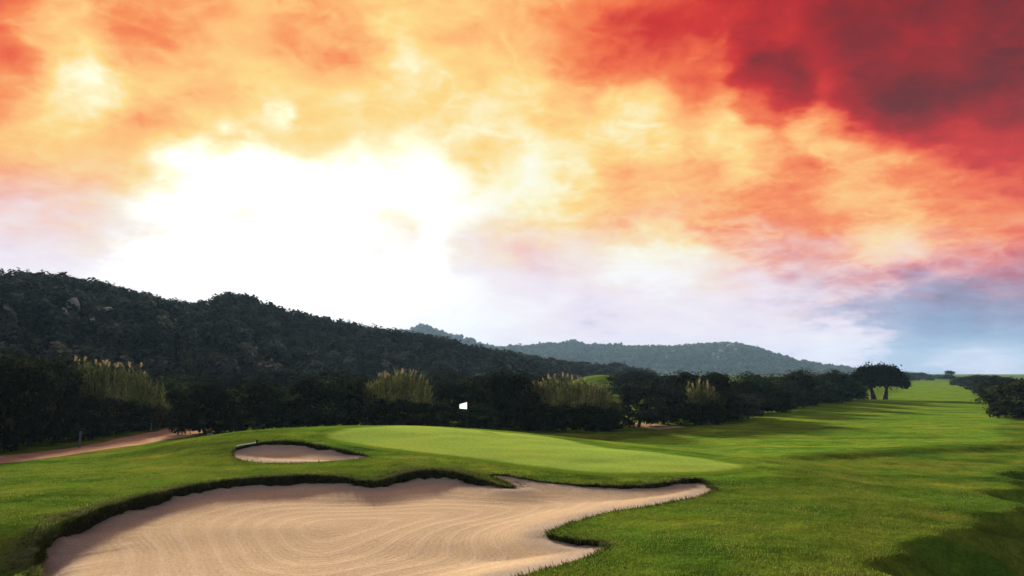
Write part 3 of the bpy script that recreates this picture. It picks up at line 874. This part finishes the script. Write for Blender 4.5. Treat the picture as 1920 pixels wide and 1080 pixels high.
# ---- twin-trunk oak on the fairway
def oak(u, vbase, d, label):
    x_, y_, _ = at_d(u, 700, d); zb = tz(x_, y_)
    root = bpy.data.objects.new('oak_tree', None); COL.objects.link(root); root.location = (x_, y_, zb)
    tag(root, label, 'tree')
    r = np.random.default_rng(77)
    for k, (ox, lean) in enumerate(((-1.35, -.5), (1.15, .35))):
        t_ = add_obj('trunk', trunk_mesh('trunk', r, 2.4, .52 - .05 * k, 2.0, 6, lean), root)
        t_.location = (ox, .3 * k, 0)
    lobes = [(-3.0, 0, 4.2, 2.9, 2.6, 2.1), (3.0, .2, 4.1, 3.0, 2.6, 2.1), (0, 0, 5.2, 3.4, 2.8, 2.2), (-2.0, .4, 6.0, 2.2, 2.0, 1.5), (1.8, -.3, 5.9, 2.4, 2.0, 1.5),
             (4.9, 0, 3.2, 1.4, 1.6, 1.2), (-4.6, 0, 3.6, 1.4, 1.5, 1.4), (0, -1.8, 4.0, 3.0, 1.6, 1.7), (0, 1.8, 4.0, 3.0, 1.6, 1.7)]
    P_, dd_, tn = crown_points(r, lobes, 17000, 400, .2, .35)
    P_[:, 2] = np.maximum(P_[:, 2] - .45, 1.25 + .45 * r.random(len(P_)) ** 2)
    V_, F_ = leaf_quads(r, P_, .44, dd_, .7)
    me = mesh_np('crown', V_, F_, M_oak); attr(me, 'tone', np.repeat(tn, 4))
    add_obj('crown', me, root)
    return root
oak(1648, 745, 184, 'solitary broad oak with two dark trunks standing out on the fairway')

# ---- trees on the right and far away
def side_tree(u, d, top, wpx, kind, label, group=None, under=.3, name='tree'):
    x_, y_, _ = at_d(u, 700, d); zb = tz(x_, y_)
    h_ = CAMZ + d * math.tan(math.radians(azel(u, top)[1])) - zb; w_ = wpx * d / F
    root = bpy.data.objects.new(name, None); COL.objects.link(root); root.location = (x_, y_, zb - .05)
    root.rotation_euler = (0, 0, VR.uniform(0, 6.28)); tag(root, label, 'tree', group)
    c_ = add_obj('crown', VR.choice(crowns[kind]), root)
    c_.location = (0, 0, h_ * under); c_.scale = (w_ * 1.05, w_ * 1.05, h_ * (.98 - under))
    t_ = add_obj('trunk', stems[VR.randrange(2)], root); t_.scale = (w_ * .8, w_ * .8, h_ * (under + .55) / .45)
    t_.scale = (w_ * .9, w_ * .9, h_ * 1.3)
    return root
bush(1905, 112, 702, 95, 'dark', 'big black bush overhanging the right edge of the fairway', None, 'evergreen_tree', 'tree')
bush(1960, 108, 698, 130, 'dark', 'tall black tree behind the big overhanging bush', None, 'evergreen_tree', 'tree')
bush(1880, 116, 716, 50, 'dark', 'low black bush leaning out under the overhanging bush', None, 'bush', 'bush')
row([(1885, 220, 704, 60, 'dark'), (1868, 190, 706, 60, 'dark'), (1850, 250, 702, 45, 'dark'), (1845, 330, 705, 40, 'mastic'), (1832, 300, 699, 42, 'dark'), (1812, 360, 703, 36, 'dark'), (1797, 430, 704, 28, 'dark')],
    '{look} far fairway-side tree, {n} from the big overhanging bush', 'trees bordering the fairway on the right', 'evergreen_tree', 'tree')
side_tree(1781, 470, 693, 20, 'dark', 'small round-headed tree rising above the line on the far right', None, .3, 'round_tree')
FR = ('tiny hazy tree on the far horizon beyond the fairway', 'trees on the horizon beyond the fairway')
for u, d, top, w in [(1702, 620, 696, 34), (1722, 680, 697, 30), (1743, 640, 700, 14), (1735, 760, 700, 26), (1757, 800, 701, 22), (1690, 560, 695, 30), (1768, 720, 701, 18)]:
    bush(u, d, top, w, 'mastic', *FR, name='evergreen_tree', cat='tree')
SK = ('rounded tree breaking the skyline of the scrub hill', 'trees on the scrub hill skyline')
for u, top, w in [(62, 510, 24), (128, 517, 34), (424, 550, 30), (845, 634, 34), (1090, 676, 50), (1155, 676, 32), (1062, 676, 40)]:
    d = float(np.interp(math.radians(azel(u, 700)[0]), HILL_NEAR[2], HILL_NEAR[3])) - 2
    bush(u, d, top, w, 'dark', *SK, name='evergreen_tree', cat='tree')

# ---- giant reed clumps with plumes
def blade_strip(p0, dirv, L, w, droop, r):
    """an arching leaf of three segments"""
    side = np.cross(dirv, (0, 0, 1)); side /= np.linalg.norm(side) + 1e-9
    pts_ = []
    p_ = np.array(p0, float); dv = np.array(dirv, float)
    for k in range(4):
        ww = w * (1.0, .95, .6, .05)[k]
        pts_ += [p_ - side * ww / 2, p_ + side * ww / 2]
        p_ = p_ + dv * L / 3; dv = dv + np.array([0, 0, -droop]); dv /= np.linalg.norm(dv)
    return np.array(pts_), np.array([(0, 1, 3, 2), (2, 3, 5, 4), (4, 5, 7, 6)])
def plume_mesh():
    r = np.random.default_rng(5); V_, F_ = [], []; o = 0
    parts = []
    for k in range(26):
        s = r.random(); a = r.uniform(0, 6.28)
        rr = .085 * math.sin(math.pi * (s * .9 + .08))
        dv = np.array([math.cos(a) * .45, math.sin(a) * .45, 1.0]); dv /= np.linalg.norm(dv)
        parts.append(blade_strip((math.cos(a) * rr * .3, math.sin(a) * rr * .3, s * .40), dv, .20, .05, .12, r))
    V_, F_ = join(parts)
    return mesh_np('plume', V_, F_, M_plume)
PLUME = plume_mesh()
def reeds(u0, u1, d, tops, label, seed, depth=3.0, lit_low=.35, nst=170, npl=26):
    """tops: list of (u, v) along the leafy top line"""
    r = np.random.default_rng(seed)
    uc = (u0 + u1) / 2
    x_, y_, _ = at_d(uc, 700, d); zb = tz(x_, y_)
    root = bpy.data.objects.new('reed_clump', None); COL.objects.link(root); root.location = (x_, y_, zb - .05)
    tag(root, label, 'reeds')
    st, lf, pl = [], [], []
    W = (u1 - u0) * d / F
    for k in range(nst):
        f_ = r.random(); uu = u0 + (u1 - u0) * f_
        ox = (uu - uc) * d / F; oy = r.uniform(-depth / 2, depth / 2) * math.sqrt(max(.15, 1 - (2 * f_ - 1) ** 2))
        tv = np.interp(uu, [t_[0] for t_ in tops], [t_[1] for t_ in tops])
        H_ = CAMZ - zb + d * math.tan(math.radians(azel(uu, tv)[1])) - 1.3 * abs(2 * f_ - 1) ** 3 + r.uniform(-1.1, .15)
        lean = np.array([(f_ - .5) * .9 + r.normal() * .18, r.normal() * .22])
        bs = np.array([ox * .86, oy * .8, 0]); tp = np.array([ox + lean[0] * .4, oy + lean[1], H_])
        md = bs * .5 + tp * .5; md[:2] = bs[:2] * .65 + tp[:2] * .35
        st.append(tube([bs, md, tp], [.018, .015, .008], 4))
        for j in range(18):
            s = 1 - .9 * r.random() ** 1.3
            p_ = bs * (1 - s) + tp * s
            a = r.uniform(0, 6.28); dv = np.array([math.cos(a), math.sin(a), r.uniform(.7, 1.9)]); dv /= np.linalg.norm(dv)
            lf.append(blade_strip(p_, dv, r.uniform(.55, 1.15), r.uniform(.04, .085), r.uniform(.25, .7), r))
        pl.append((tp, r.random()))
    V_, F_ = join(st); add_obj('stems', mesh_np('stems', V_, F_, M_stem, True), root)
    V_, F_ = join(lf); add_obj('leaves', mesh_np('leaves', V_, F_, M_reed), root)
    pl.sort(key=lambda q: -q[0][2] + q[1] * 1.3)
    used = []
    for tp, q in pl:
        if len(used) >= npl: break
        if any(abs(tp[0] - x2) < W / (npl * 2.6) for x2 in used): continue
        used.append(tp[0])
        o = add_obj('plume', PLUME, root)
        o.location = tp - np.array([0, 0, .1]); sc_ = r.uniform(.65, 1.3)
        o.scale = (sc_ * 1.2, sc_ * 1.2, sc_); o.rotation_euler = (r.normal() * .22, r.normal() * .22, r.uniform(0, 6.28))
    return root
reeds(124, 306, 87, [(118, 672), (150, 668), (200, 680), (250, 690), (285, 706), (312, 736)], 'giant reed clump with tan plumes in the thicket beside the dirt track', 1, 4.0, nst=260)
reeds(686, 806, 82, [(686, 708), (710, 699), (760, 698), (800, 700), (806, 716)], 'rounded giant reed clump with pale plumes behind the putting green', 2, 4.0, nst=180, npl=22)
reeds(984, 1162, 83, [(984, 716), (1000, 708), (1060, 708), (1110, 716), (1140, 726), (1162, 745)], 'long giant reed clump with brown plumes between dark bush and olive bush', 3, 4.0, nst=240, npl=30)
reeds(1280, 1352, 89, [(1280, 722), (1300, 718), (1330, 722), (1352, 740)], 'small yellowish reed clump with reddish plumes among the fairway bushes', 4, 3.0, nst=110, npl=11)

# ---- scrub covering the hills (nobody could count it)
def scrub(name, H, n, m_, leafn, smin, smax, smax_s, leaf_k, seed, a_lim, d_min=0):
    r = np.random.default_rng(seed)
    A_, E_, DA, DR, DB = H
    a_ = r.uniform(a_lim[0], a_lim[1], n * 3)
    dr = np.interp(a_, DA, DR); db = np.interp(a_, DA, DB)
    s = np.sqrt(r.random(n * 3)) * (smax_s + .02) - .02
    d = db + s * (dr - db)
    x_ = d * np.sin(a_); y_ = d * np.cos(a_)
    hh = hills(x_, y_)
    ok = (hh > .3) & (fbm(x_, y_, 14, 2, 9) > -.75) & (np.hypot(x_ - MOUND[0], y_ - MOUND[1]) > 32)
    x_, y_ = x_[ok][:n], y_[ok][:n]
    z_ = terrain(x_, y_)
    n_ = len(x_)
    size = (smin + (smax - smin) * r.random(n_) ** 2.2) * (1 + .3 * fbm(x_, y_, 30, 2, 2))
    # leaves on an uneven dome for each shrub
    d_ = rand_dirs(r, n_ * leafn).reshape(n_, leafn, 3); d_[..., 2] = np.abs(d_[..., 2])
    sub = 1 + .16 * np.sin(d_[..., 0] * 5 + r.random((n_, 1)) * 6) * np.sin(d_[..., 1] * 5 + r.random((n_, 1)) * 6)
    rr = (.72 + .28 * r.random((n_, leafn))) * sub
    C = np.stack([x_, y_, z_], 1)[:, None, :] + d_ * rr[..., None] * (size[:, None, None] * np.array([.58, .58, .78]))
    C = C.reshape(-1, 3)
    V_, F_ = leaf_quads(r, C, 1.0, d_.reshape(-1, 3), .75, .4)
    ctr = np.repeat(C, 4, 0); k = np.repeat(np.repeat(size * leaf_k, leafn), 4)[:, None]
    V_ = ctr + (V_ - ctr) * k
    me = mesh_np(name, V_, F_, m_)
    attr(me, 'tone', np.repeat(r.random(n_), leafn * 4))
    o = add_obj(name, me); tag(o, kind='stuff')
    return o
o = scrub('hill_scrub', HILL_NEAR, 5200, M_scrub, 110, 1.8, 5.2, 1.03, .21, 1, (rad(-44), rad(10)))
tag(o, 'dense dark maquis scrub covering the near hillside', 'scrub')
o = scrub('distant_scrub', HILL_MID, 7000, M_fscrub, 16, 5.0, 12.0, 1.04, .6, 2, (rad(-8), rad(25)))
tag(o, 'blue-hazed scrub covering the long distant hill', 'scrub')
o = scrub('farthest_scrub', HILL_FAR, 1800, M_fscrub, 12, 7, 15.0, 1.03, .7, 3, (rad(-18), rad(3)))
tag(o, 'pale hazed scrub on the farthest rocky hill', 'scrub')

# ------------------------------------------------------------------ boulders on the near hill
import bmesh
def boulder_mesh(seed):
    r = random.Random(seed)
    bm = bmesh.new(); bmesh.ops.create_icosphere(bm, subdivisions=3, radius=1.0)
    ns = [(Vector((r.gauss(0, 1), r.gauss(0, 1), r.gauss(0, 1))).normalized(), r.uniform(.55, .95)) for _ in range(14)]
    for v_ in bm.verts:
        for n_, k_ in ns:                       # flat broken faces
            d_ = v_.co.dot(n_)
            if d_ > k_: v_.co -= n_ * (d_ - k_) * .9
        v_.co += v_.normal * r.uniform(-.03, .03)
    me = bpy.data.meshes.new('boulder'); bm.to_mesh(me); bm.free(); me.materials.append(M_rock)
    return me
BM = [boulder_mesh(k) for k in range(4)]
BR = random.Random(12)
def boulder(u, v, wpx, hpx, label, group='pale rocks on the scrub hill', d0=60, d1=700):
    h_ = hit(u, v, 0, d0=d0, d1=d1)
    if h_ is None: return
    d = math.hypot(h_[0], h_[1])
    o = add_obj('boulder', BM[BR.randrange(4)], None, (h_[0], h_[1], h_[2] + hpx * d / F * .45 + (1.3 if d < 600 else .8)))
    o.scale = (wpx * d / F * .5, wpx * d / F * .45, hpx * d / F * .6)
    o.rotation_euler = (BR.uniform(-.3, .3), BR.uniform(-.3, .3), BR.uniform(0, 6.28))
    tag(o, label, 'rock', group)
boulder(136, 598, 30, 24, 'largest pale granite outcrop on the scrub hillside above the reeds')
boulder(116, 606, 20, 14, 'pale rock adjoining the largest granite outcrop on its darker side')
boulder(200, 600, 22, 12, 'flat pale rock slab a little downhill of the largest outcrop')
boulder(94, 535, 18, 10, 'pale rock just under the crest of the scrub hill')
for u, v, w, h in [(40, 572, 12, 8), (62, 584, 10, 8), (172, 617, 12, 9), (246, 586, 9, 7), (102, 568, 9, 7), (290, 600, 8, 6), (330, 628, 8, 6), (255, 640, 8, 6)]:
    boulder(u, v, w, h, 'small pale rock showing through the hillside scrub')

for k, (u, v, w, h) in enumerate([(1372, 655, 20, 9), (1380, 660, 11, 6), (1352, 664, 9, 8), (1338, 668, 7, 6), (1346, 672, 6, 4), (1262, 662, 7, 5), (1250, 672, 6, 4), (1320, 676, 8, 4), (1206, 676, 5, 3), (1418, 672, 7, 4), (1362, 676, 6, 4)]):
    boulder(u, v, w, h, 'broad pale cliff at the highest point of the long distant hill' if k == 0 else 'pale rock outcrop showing on the slope of the long distant hill', 'pale outcrops on the distant hill', 900, 4000)

# ------------------------------------------------------------------ flagstick on the green
def flagstick():
    fx, fy, _ = at_d(876, 700, 60.6)
    zb = tz(fx, fy)
    root = bpy.data.objects.new('flagstick', None); COL.objects.link(root); root.location = (fx, fy, zb)
    tag(root, 'white flag on a thin dark pole standing on the putting green', 'flag')
    H_ = CAMZ + 60.6 * math.tan(math.radians(azel(876, 753.5)[1])) - zb
    V_, F_ = tube([(0, 0, -.1), (0, 0, H_ * .5), (0, 0, H_)], [.014, .012, .009], 8)
    pm = mat('pole_paint', lambda gg: pbsdf(gg, gg.ramp(gg.noise(pos(gg), 8, 3), [(.3, (.05, .05, .055)), (.7, (.09, .09, .09))]), .5, .3))
    add_obj('pole', mesh_np('pole', V_, F_, pm, True), root)
    V_, F_ = tube([(0, 0, H_), (0, 0, H_ + .02), (0, 0, H_ + .035)], [.012, .016, .004], 8)
    add_obj('finial', mesh_np('finial', V_, F_, pm, True), root)
    def b_cloth(gg):
        c = gg.mix(gg.noise(pos(gg), 20, 3), (.80, .80, .80), (.88, .88, .87))
        d_ = gg.node('ShaderNodeBsdfDiffuse'); gg.put(d_.inputs[0], c)
        t_ = gg.node('ShaderNodeBsdfTranslucent'); gg.put(t_.inputs[0], c)
        mx = gg.node('ShaderNodeMixShader'); mx.inputs[0].default_value = .5
        gg.t.links.new(d_.outputs[0], mx.inputs[1]); gg.t.links.new(t_.outputs[0], mx.inputs[2])
        return mx.outputs[0]
    cm = mat('flag_cloth', b_cloth)
    n = 12; w_, h_ = .56, .50; P_ = []; Fc = []
    for j in range(n + 1):
        for i in range(n + 1):
            s, t_ = i / n, j / n
            P_.append((-s * w_, .06 * math.sin(s * 6.5 + t_ * 1.2) * s, H_ - .03 - t_ * h_ * (1 - .12 * s) - .14 * s * (1 - t_) - .02 * s * s))
    for j in range(n):
        for i in range(n):
            a = j * (n + 1) + i; Fc.append((a, a + 1, a + n + 2, a + n + 1))
    fo = add_obj('flag', mesh_np('flag', P_, np.array(Fc), cm, True), root)
    # dim mark in the middle of the cloth, on both sides
    mm = mat('flag_mark', lambda gg: pbsdf(gg, gg.mix(gg.noise(pos(gg), 30, 2), (.10, .10, .12), (.2, .2, .22)), .9, .1))
    Pm = []; Fm = []
    for sd_ in (-1, 1):
        o_ = len(Pm)
        for i in range(4):
            for j in range(2):
                s = .38 + .07 * i; t_ = .38 + .1 * j
                Pm.append((-s * w_, .06 * math.sin(s * 6.5 + t_ * 1.2) * s + sd_ * .004, H_ - .03 - t_ * h_ * (1 - .12 * s) - .14 * s * (1 - t_)))
        for i in range(3): Fm.append((o_ + i * 2, o_ + i * 2 + 1, o_ + i * 2 + 3, o_ + i * 2 + 2))
    add_obj('mark', mesh_np('mark', Pm, np.array(Fm), mm), fo)
flagstick()

# ------------------------------------------------------------------ rake lying on the edge of the small bunker
def bunker_rake():
    a = hit(443, 841.5, .09, d0=30, d1=60); b = hit(480, 836, .12, d0=30, d1=60)
    a = np.array([a[0], a[1], a[2] + .06]); b = np.array([b[0], b[1], b[2] + .05])
    root = bpy.data.objects.new('bunker_rake', None); COL.objects.link(root); root.location = tuple(a)
    tag(root, 'bunker rake with a white handle lying on the edge of the small bunker', 'rake')
    dv = b - a; L = np.linalg.norm(dv); dv /= L
    wm = mat('rake_handle_paint', lambda gg: pbsdf(gg, gg.mix(gg.noise(pos(gg), 6, 3), (.68, .66, .58), (.80, .78, .72)), .6, .2))
    dm = mat('rake_head_plastic', lambda gg: pbsdf(gg, gg.mix(gg.noise(pos(gg), 9, 3), (.012, .012, .012), (.03, .03, .028)), .7, .2))
    V_, F_ = tube([(0, 0, 0), tuple(dv * L * .5 + (0, 0, .01)), tuple(dv * L)], [.035, .033, .031], 8)
    add_obj('handle', mesh_np('handle', V_, F_, wm, True), root)
    side = np.cross(dv, (0, 0, 1)); side /= np.linalg.norm(side); up = np.cross(side, dv)
    parts = []
    e_ = dv * (L + .03)
    parts.append(tube([e_ - side * .38, e_, e_ + side * .38], [.045, .05, .045], 6))
    for k in range(13):
        p_ = e_ + side * (-.36 + .06 * k)
        parts.append(tube([p_, p_ + up * .08 + dv * .03, p_ + up * .15 + dv * .04], [.014, .012, .005], 4))
    V_, F_ = join(parts)
    add_obj('head', mesh_np('head', V_, F_, dm, True), root)
bunker_rake()

# ------------------------------------------------------------------ marker posts and stones beside the track
PM = mat('weathered_post', lambda gg: pbsdf(gg, gg.ramp(gg.noise(gg.vm('MULTIPLY', pos(gg), (1, 1, .3)), 12, 4), [(.3, (.07, .08, .09)), (.7, (.14, .15, .16))]), .9, .1))
def post(u, v, hpx, label):
    h_ = hit(u, v, 0, d0=30, d1=140); d = math.hypot(h_[0], h_[1]); H_ = hpx * d / F
    root = bpy.data.objects.new('marker_post', None); COL.objects.link(root); root.location = (h_[0], h_[1], h_[2])
    tag(root, label, 'post', 'marker posts along the dirt track')
    V_, F_ = tube([(0, 0, -.15), (0, 0, H_ * .5), (.01, 0, H_)], [.085, .08, .075], 8)
    add_obj('shaft', mesh_np('shaft', V_, F_, PM, True), root)
    V_, F_ = tube([(.01, 0, H_), (.01, 0, H_ + .04), (.01, 0, H_ + .07)], [.09, .085, .01], 8)
    add_obj('cap', mesh_np('cap', V_, F_, PM, True), root)
post(149, 839, 25, 'taller grey marker post on the far side of the dirt track')
post(283, 810, 14, 'shorter grey marker post further along the dirt track')
def stone(u, v, wpx, hpx, label, group='stones at the end of the dirt track'):
    h_ = hit(u, v, 0, d0=40, d1=140); d = math.hypot(h_[0], h_[1])
    o = add_obj('stone', BM[BR.randrange(4)], None, (h_[0], h_[1], h_[2] + hpx * d / F * .3))
    o.scale = (wpx * d / F * .5, wpx * d / F * .4, hpx * d / F * .6); o.rotation_euler = (0, 0, BR.uniform(0, 6.28))
    tag(o, label, 'stone', group)
stone(360, 806, 13, 8, 'reddish pale stone at the broken edge of the dirt track')
stone(397, 799, 11, 6, 'pale stone where the dirt track runs into the bushes')
stone(394, 816, 12, 4, 'small white stone in the shaded grass behind the crest')
stone(346, 809, 8, 5, 'small stone on the shoulder of the dirt track')

# ------------------------------------------------------------------ grass blades over the near turf and hanging from the lips
def blades(name, X_, Y_, hmin, hmax, wid, m_, seed, lean=.5, out=None, dz=None):
    r = np.random.default_rng(seed)
    n = len(X_)
    z_ = terrain(X_, Y_) - .01
    if dz is not None: z_ = z_ + dz
    a = r.uniform(0, 6.2832, n); H_ = hmin + (hmax - hmin) * r.random(n) ** 1.5
    ld = np.stack([np.cos(a), np.sin(a)], 1) * (lean * r.random(n))[:, None]
    if out is not None: ld = ld * .6 + out
    b = r.uniform(0, 6.2832, n); W_ = wid * (.6 + .8 * r.random(n))
    sx, sy = np.cos(b) * W_ / 2, np.sin(b) * W_ / 2
    up = H_ if out is None else H_ * r.uniform(-.9, .7, n)
    V_ = np.stack([np.stack([X_ - sx, Y_ - sy, z_], 1), np.stack([X_ + sx, Y_ + sy, z_], 1), np.stack([X_ + ld[:, 0] * H_, Y_ + ld[:, 1] * H_, z_ + up], 1)], 1).reshape(-1, 3)
    o = add_obj(name, mesh_np(name, V_, np.arange(3 * n).reshape(n, 3), m_)); tag(o, kind='stuff')
    return o
gr = np.random.default_rng(8)
N_ = 520000
aa = gr.uniform(rad(-37), rad(37), N_); rr_ = np.exp(gr.uniform(math.log(15), math.log(56), N_))
GX, GY = rr_ * np.sin(aa), rr_ * np.cos(aa)
cl_ = fbm(GX, GY, 1.3, 3, 14)
ok = gr.random(N_) < np.clip(.58 + .8 * cl_, .05, 1)
GX, GY = GX[ok], GY[ok]
bad = inside(GX, GY, bunk1[:, :2]) | inside(GX, GY, bunk2[:, :2]) | inside(GX, GY, green) | inside(GX, GY, path1) | inside(GX, GY, fp)
dgg, _ = edge_dist(GX, GY, green)
bad |= dgg < 1.6
bad |= (GX < -27) & (GY > 42)
GX, GY = GX[~bad], GY[~bad]
o = blades('rough_grass', GX, GY, .025, .085, .021, M_blade, 1)
tag(o, 'short green rough grass covering the near ground', 'grass')
def lip_grass(name, b, e, per, seed, label):
    r = np.random.default_rng(seed)
    ze, zt, inward = e
    w_ = np.clip(b[:, 2], .04, .5) ** .8
    n = int(len(b) * per)
    k = r.choice(len(b), n, p=w_ / w_.sum())
    off = np.where(r.random(n) < .45, r.uniform(.05, .75, n), r.uniform(-.05, .10, n))
    X_ = b[k, 0] - inward[k, 0] * off + r.normal(size=n) * .06; Y_ = b[k, 1] - inward[k, 1] * off + r.normal(size=n) * .06
    o = blades(name, X_, Y_, .06, .30, .032, M_dryblade, seed, .5, out=inward[k] * r.uniform(-.1, .8, n)[:, None])
    tag(o, label, 'grass')
lip_grass('lip_grass', bunk1, e1, 130, 3, 'shaggy dark grass overhanging the lip of the large bunker')
lip_grass('lip_fringe', bunk2, e2, 35, 4, 'shaggy grass overhanging the lip of the small bunker')

# ------------------------------------------------------------------ haze: one closed box of thin even air
bm = bmesh.new(); bmesh.ops.create_cube(bm, size=1.0)
hme = bpy.data.meshes.new('haze'); bm.to_mesh(hme); bm.free()
hm = bpy.data.materials.new('thin_haze'); hm.use_nodes = True
hm.node_tree.nodes.clear(); gh = G(hm.node_tree)
pv = gh.node('ShaderNodeVolumePrincipled'); pv.inputs['Color'].default_value = (.42, .68, .95, 1); pv.inputs['Density'].default_value = .000105; pv.inputs['Anisotropy'].default_value = 0.0
ho = gh.node('ShaderNodeOutputMaterial'); hm.node_tree.links.new(pv.outputs[0], ho.inputs['Volume'])
hme.materials.append(hm)
hzo = add_obj('haze', hme)
ztop = float(Z.max()) + 16; zbot = float(Z.min()) - 1.5
hzo.scale = (10400, 10400, ztop - zbot); hzo.location = (0, 0, (ztop + zbot) / 2)
tag(hzo, 'thin blue evening haze', 'haze', kind='stuff')
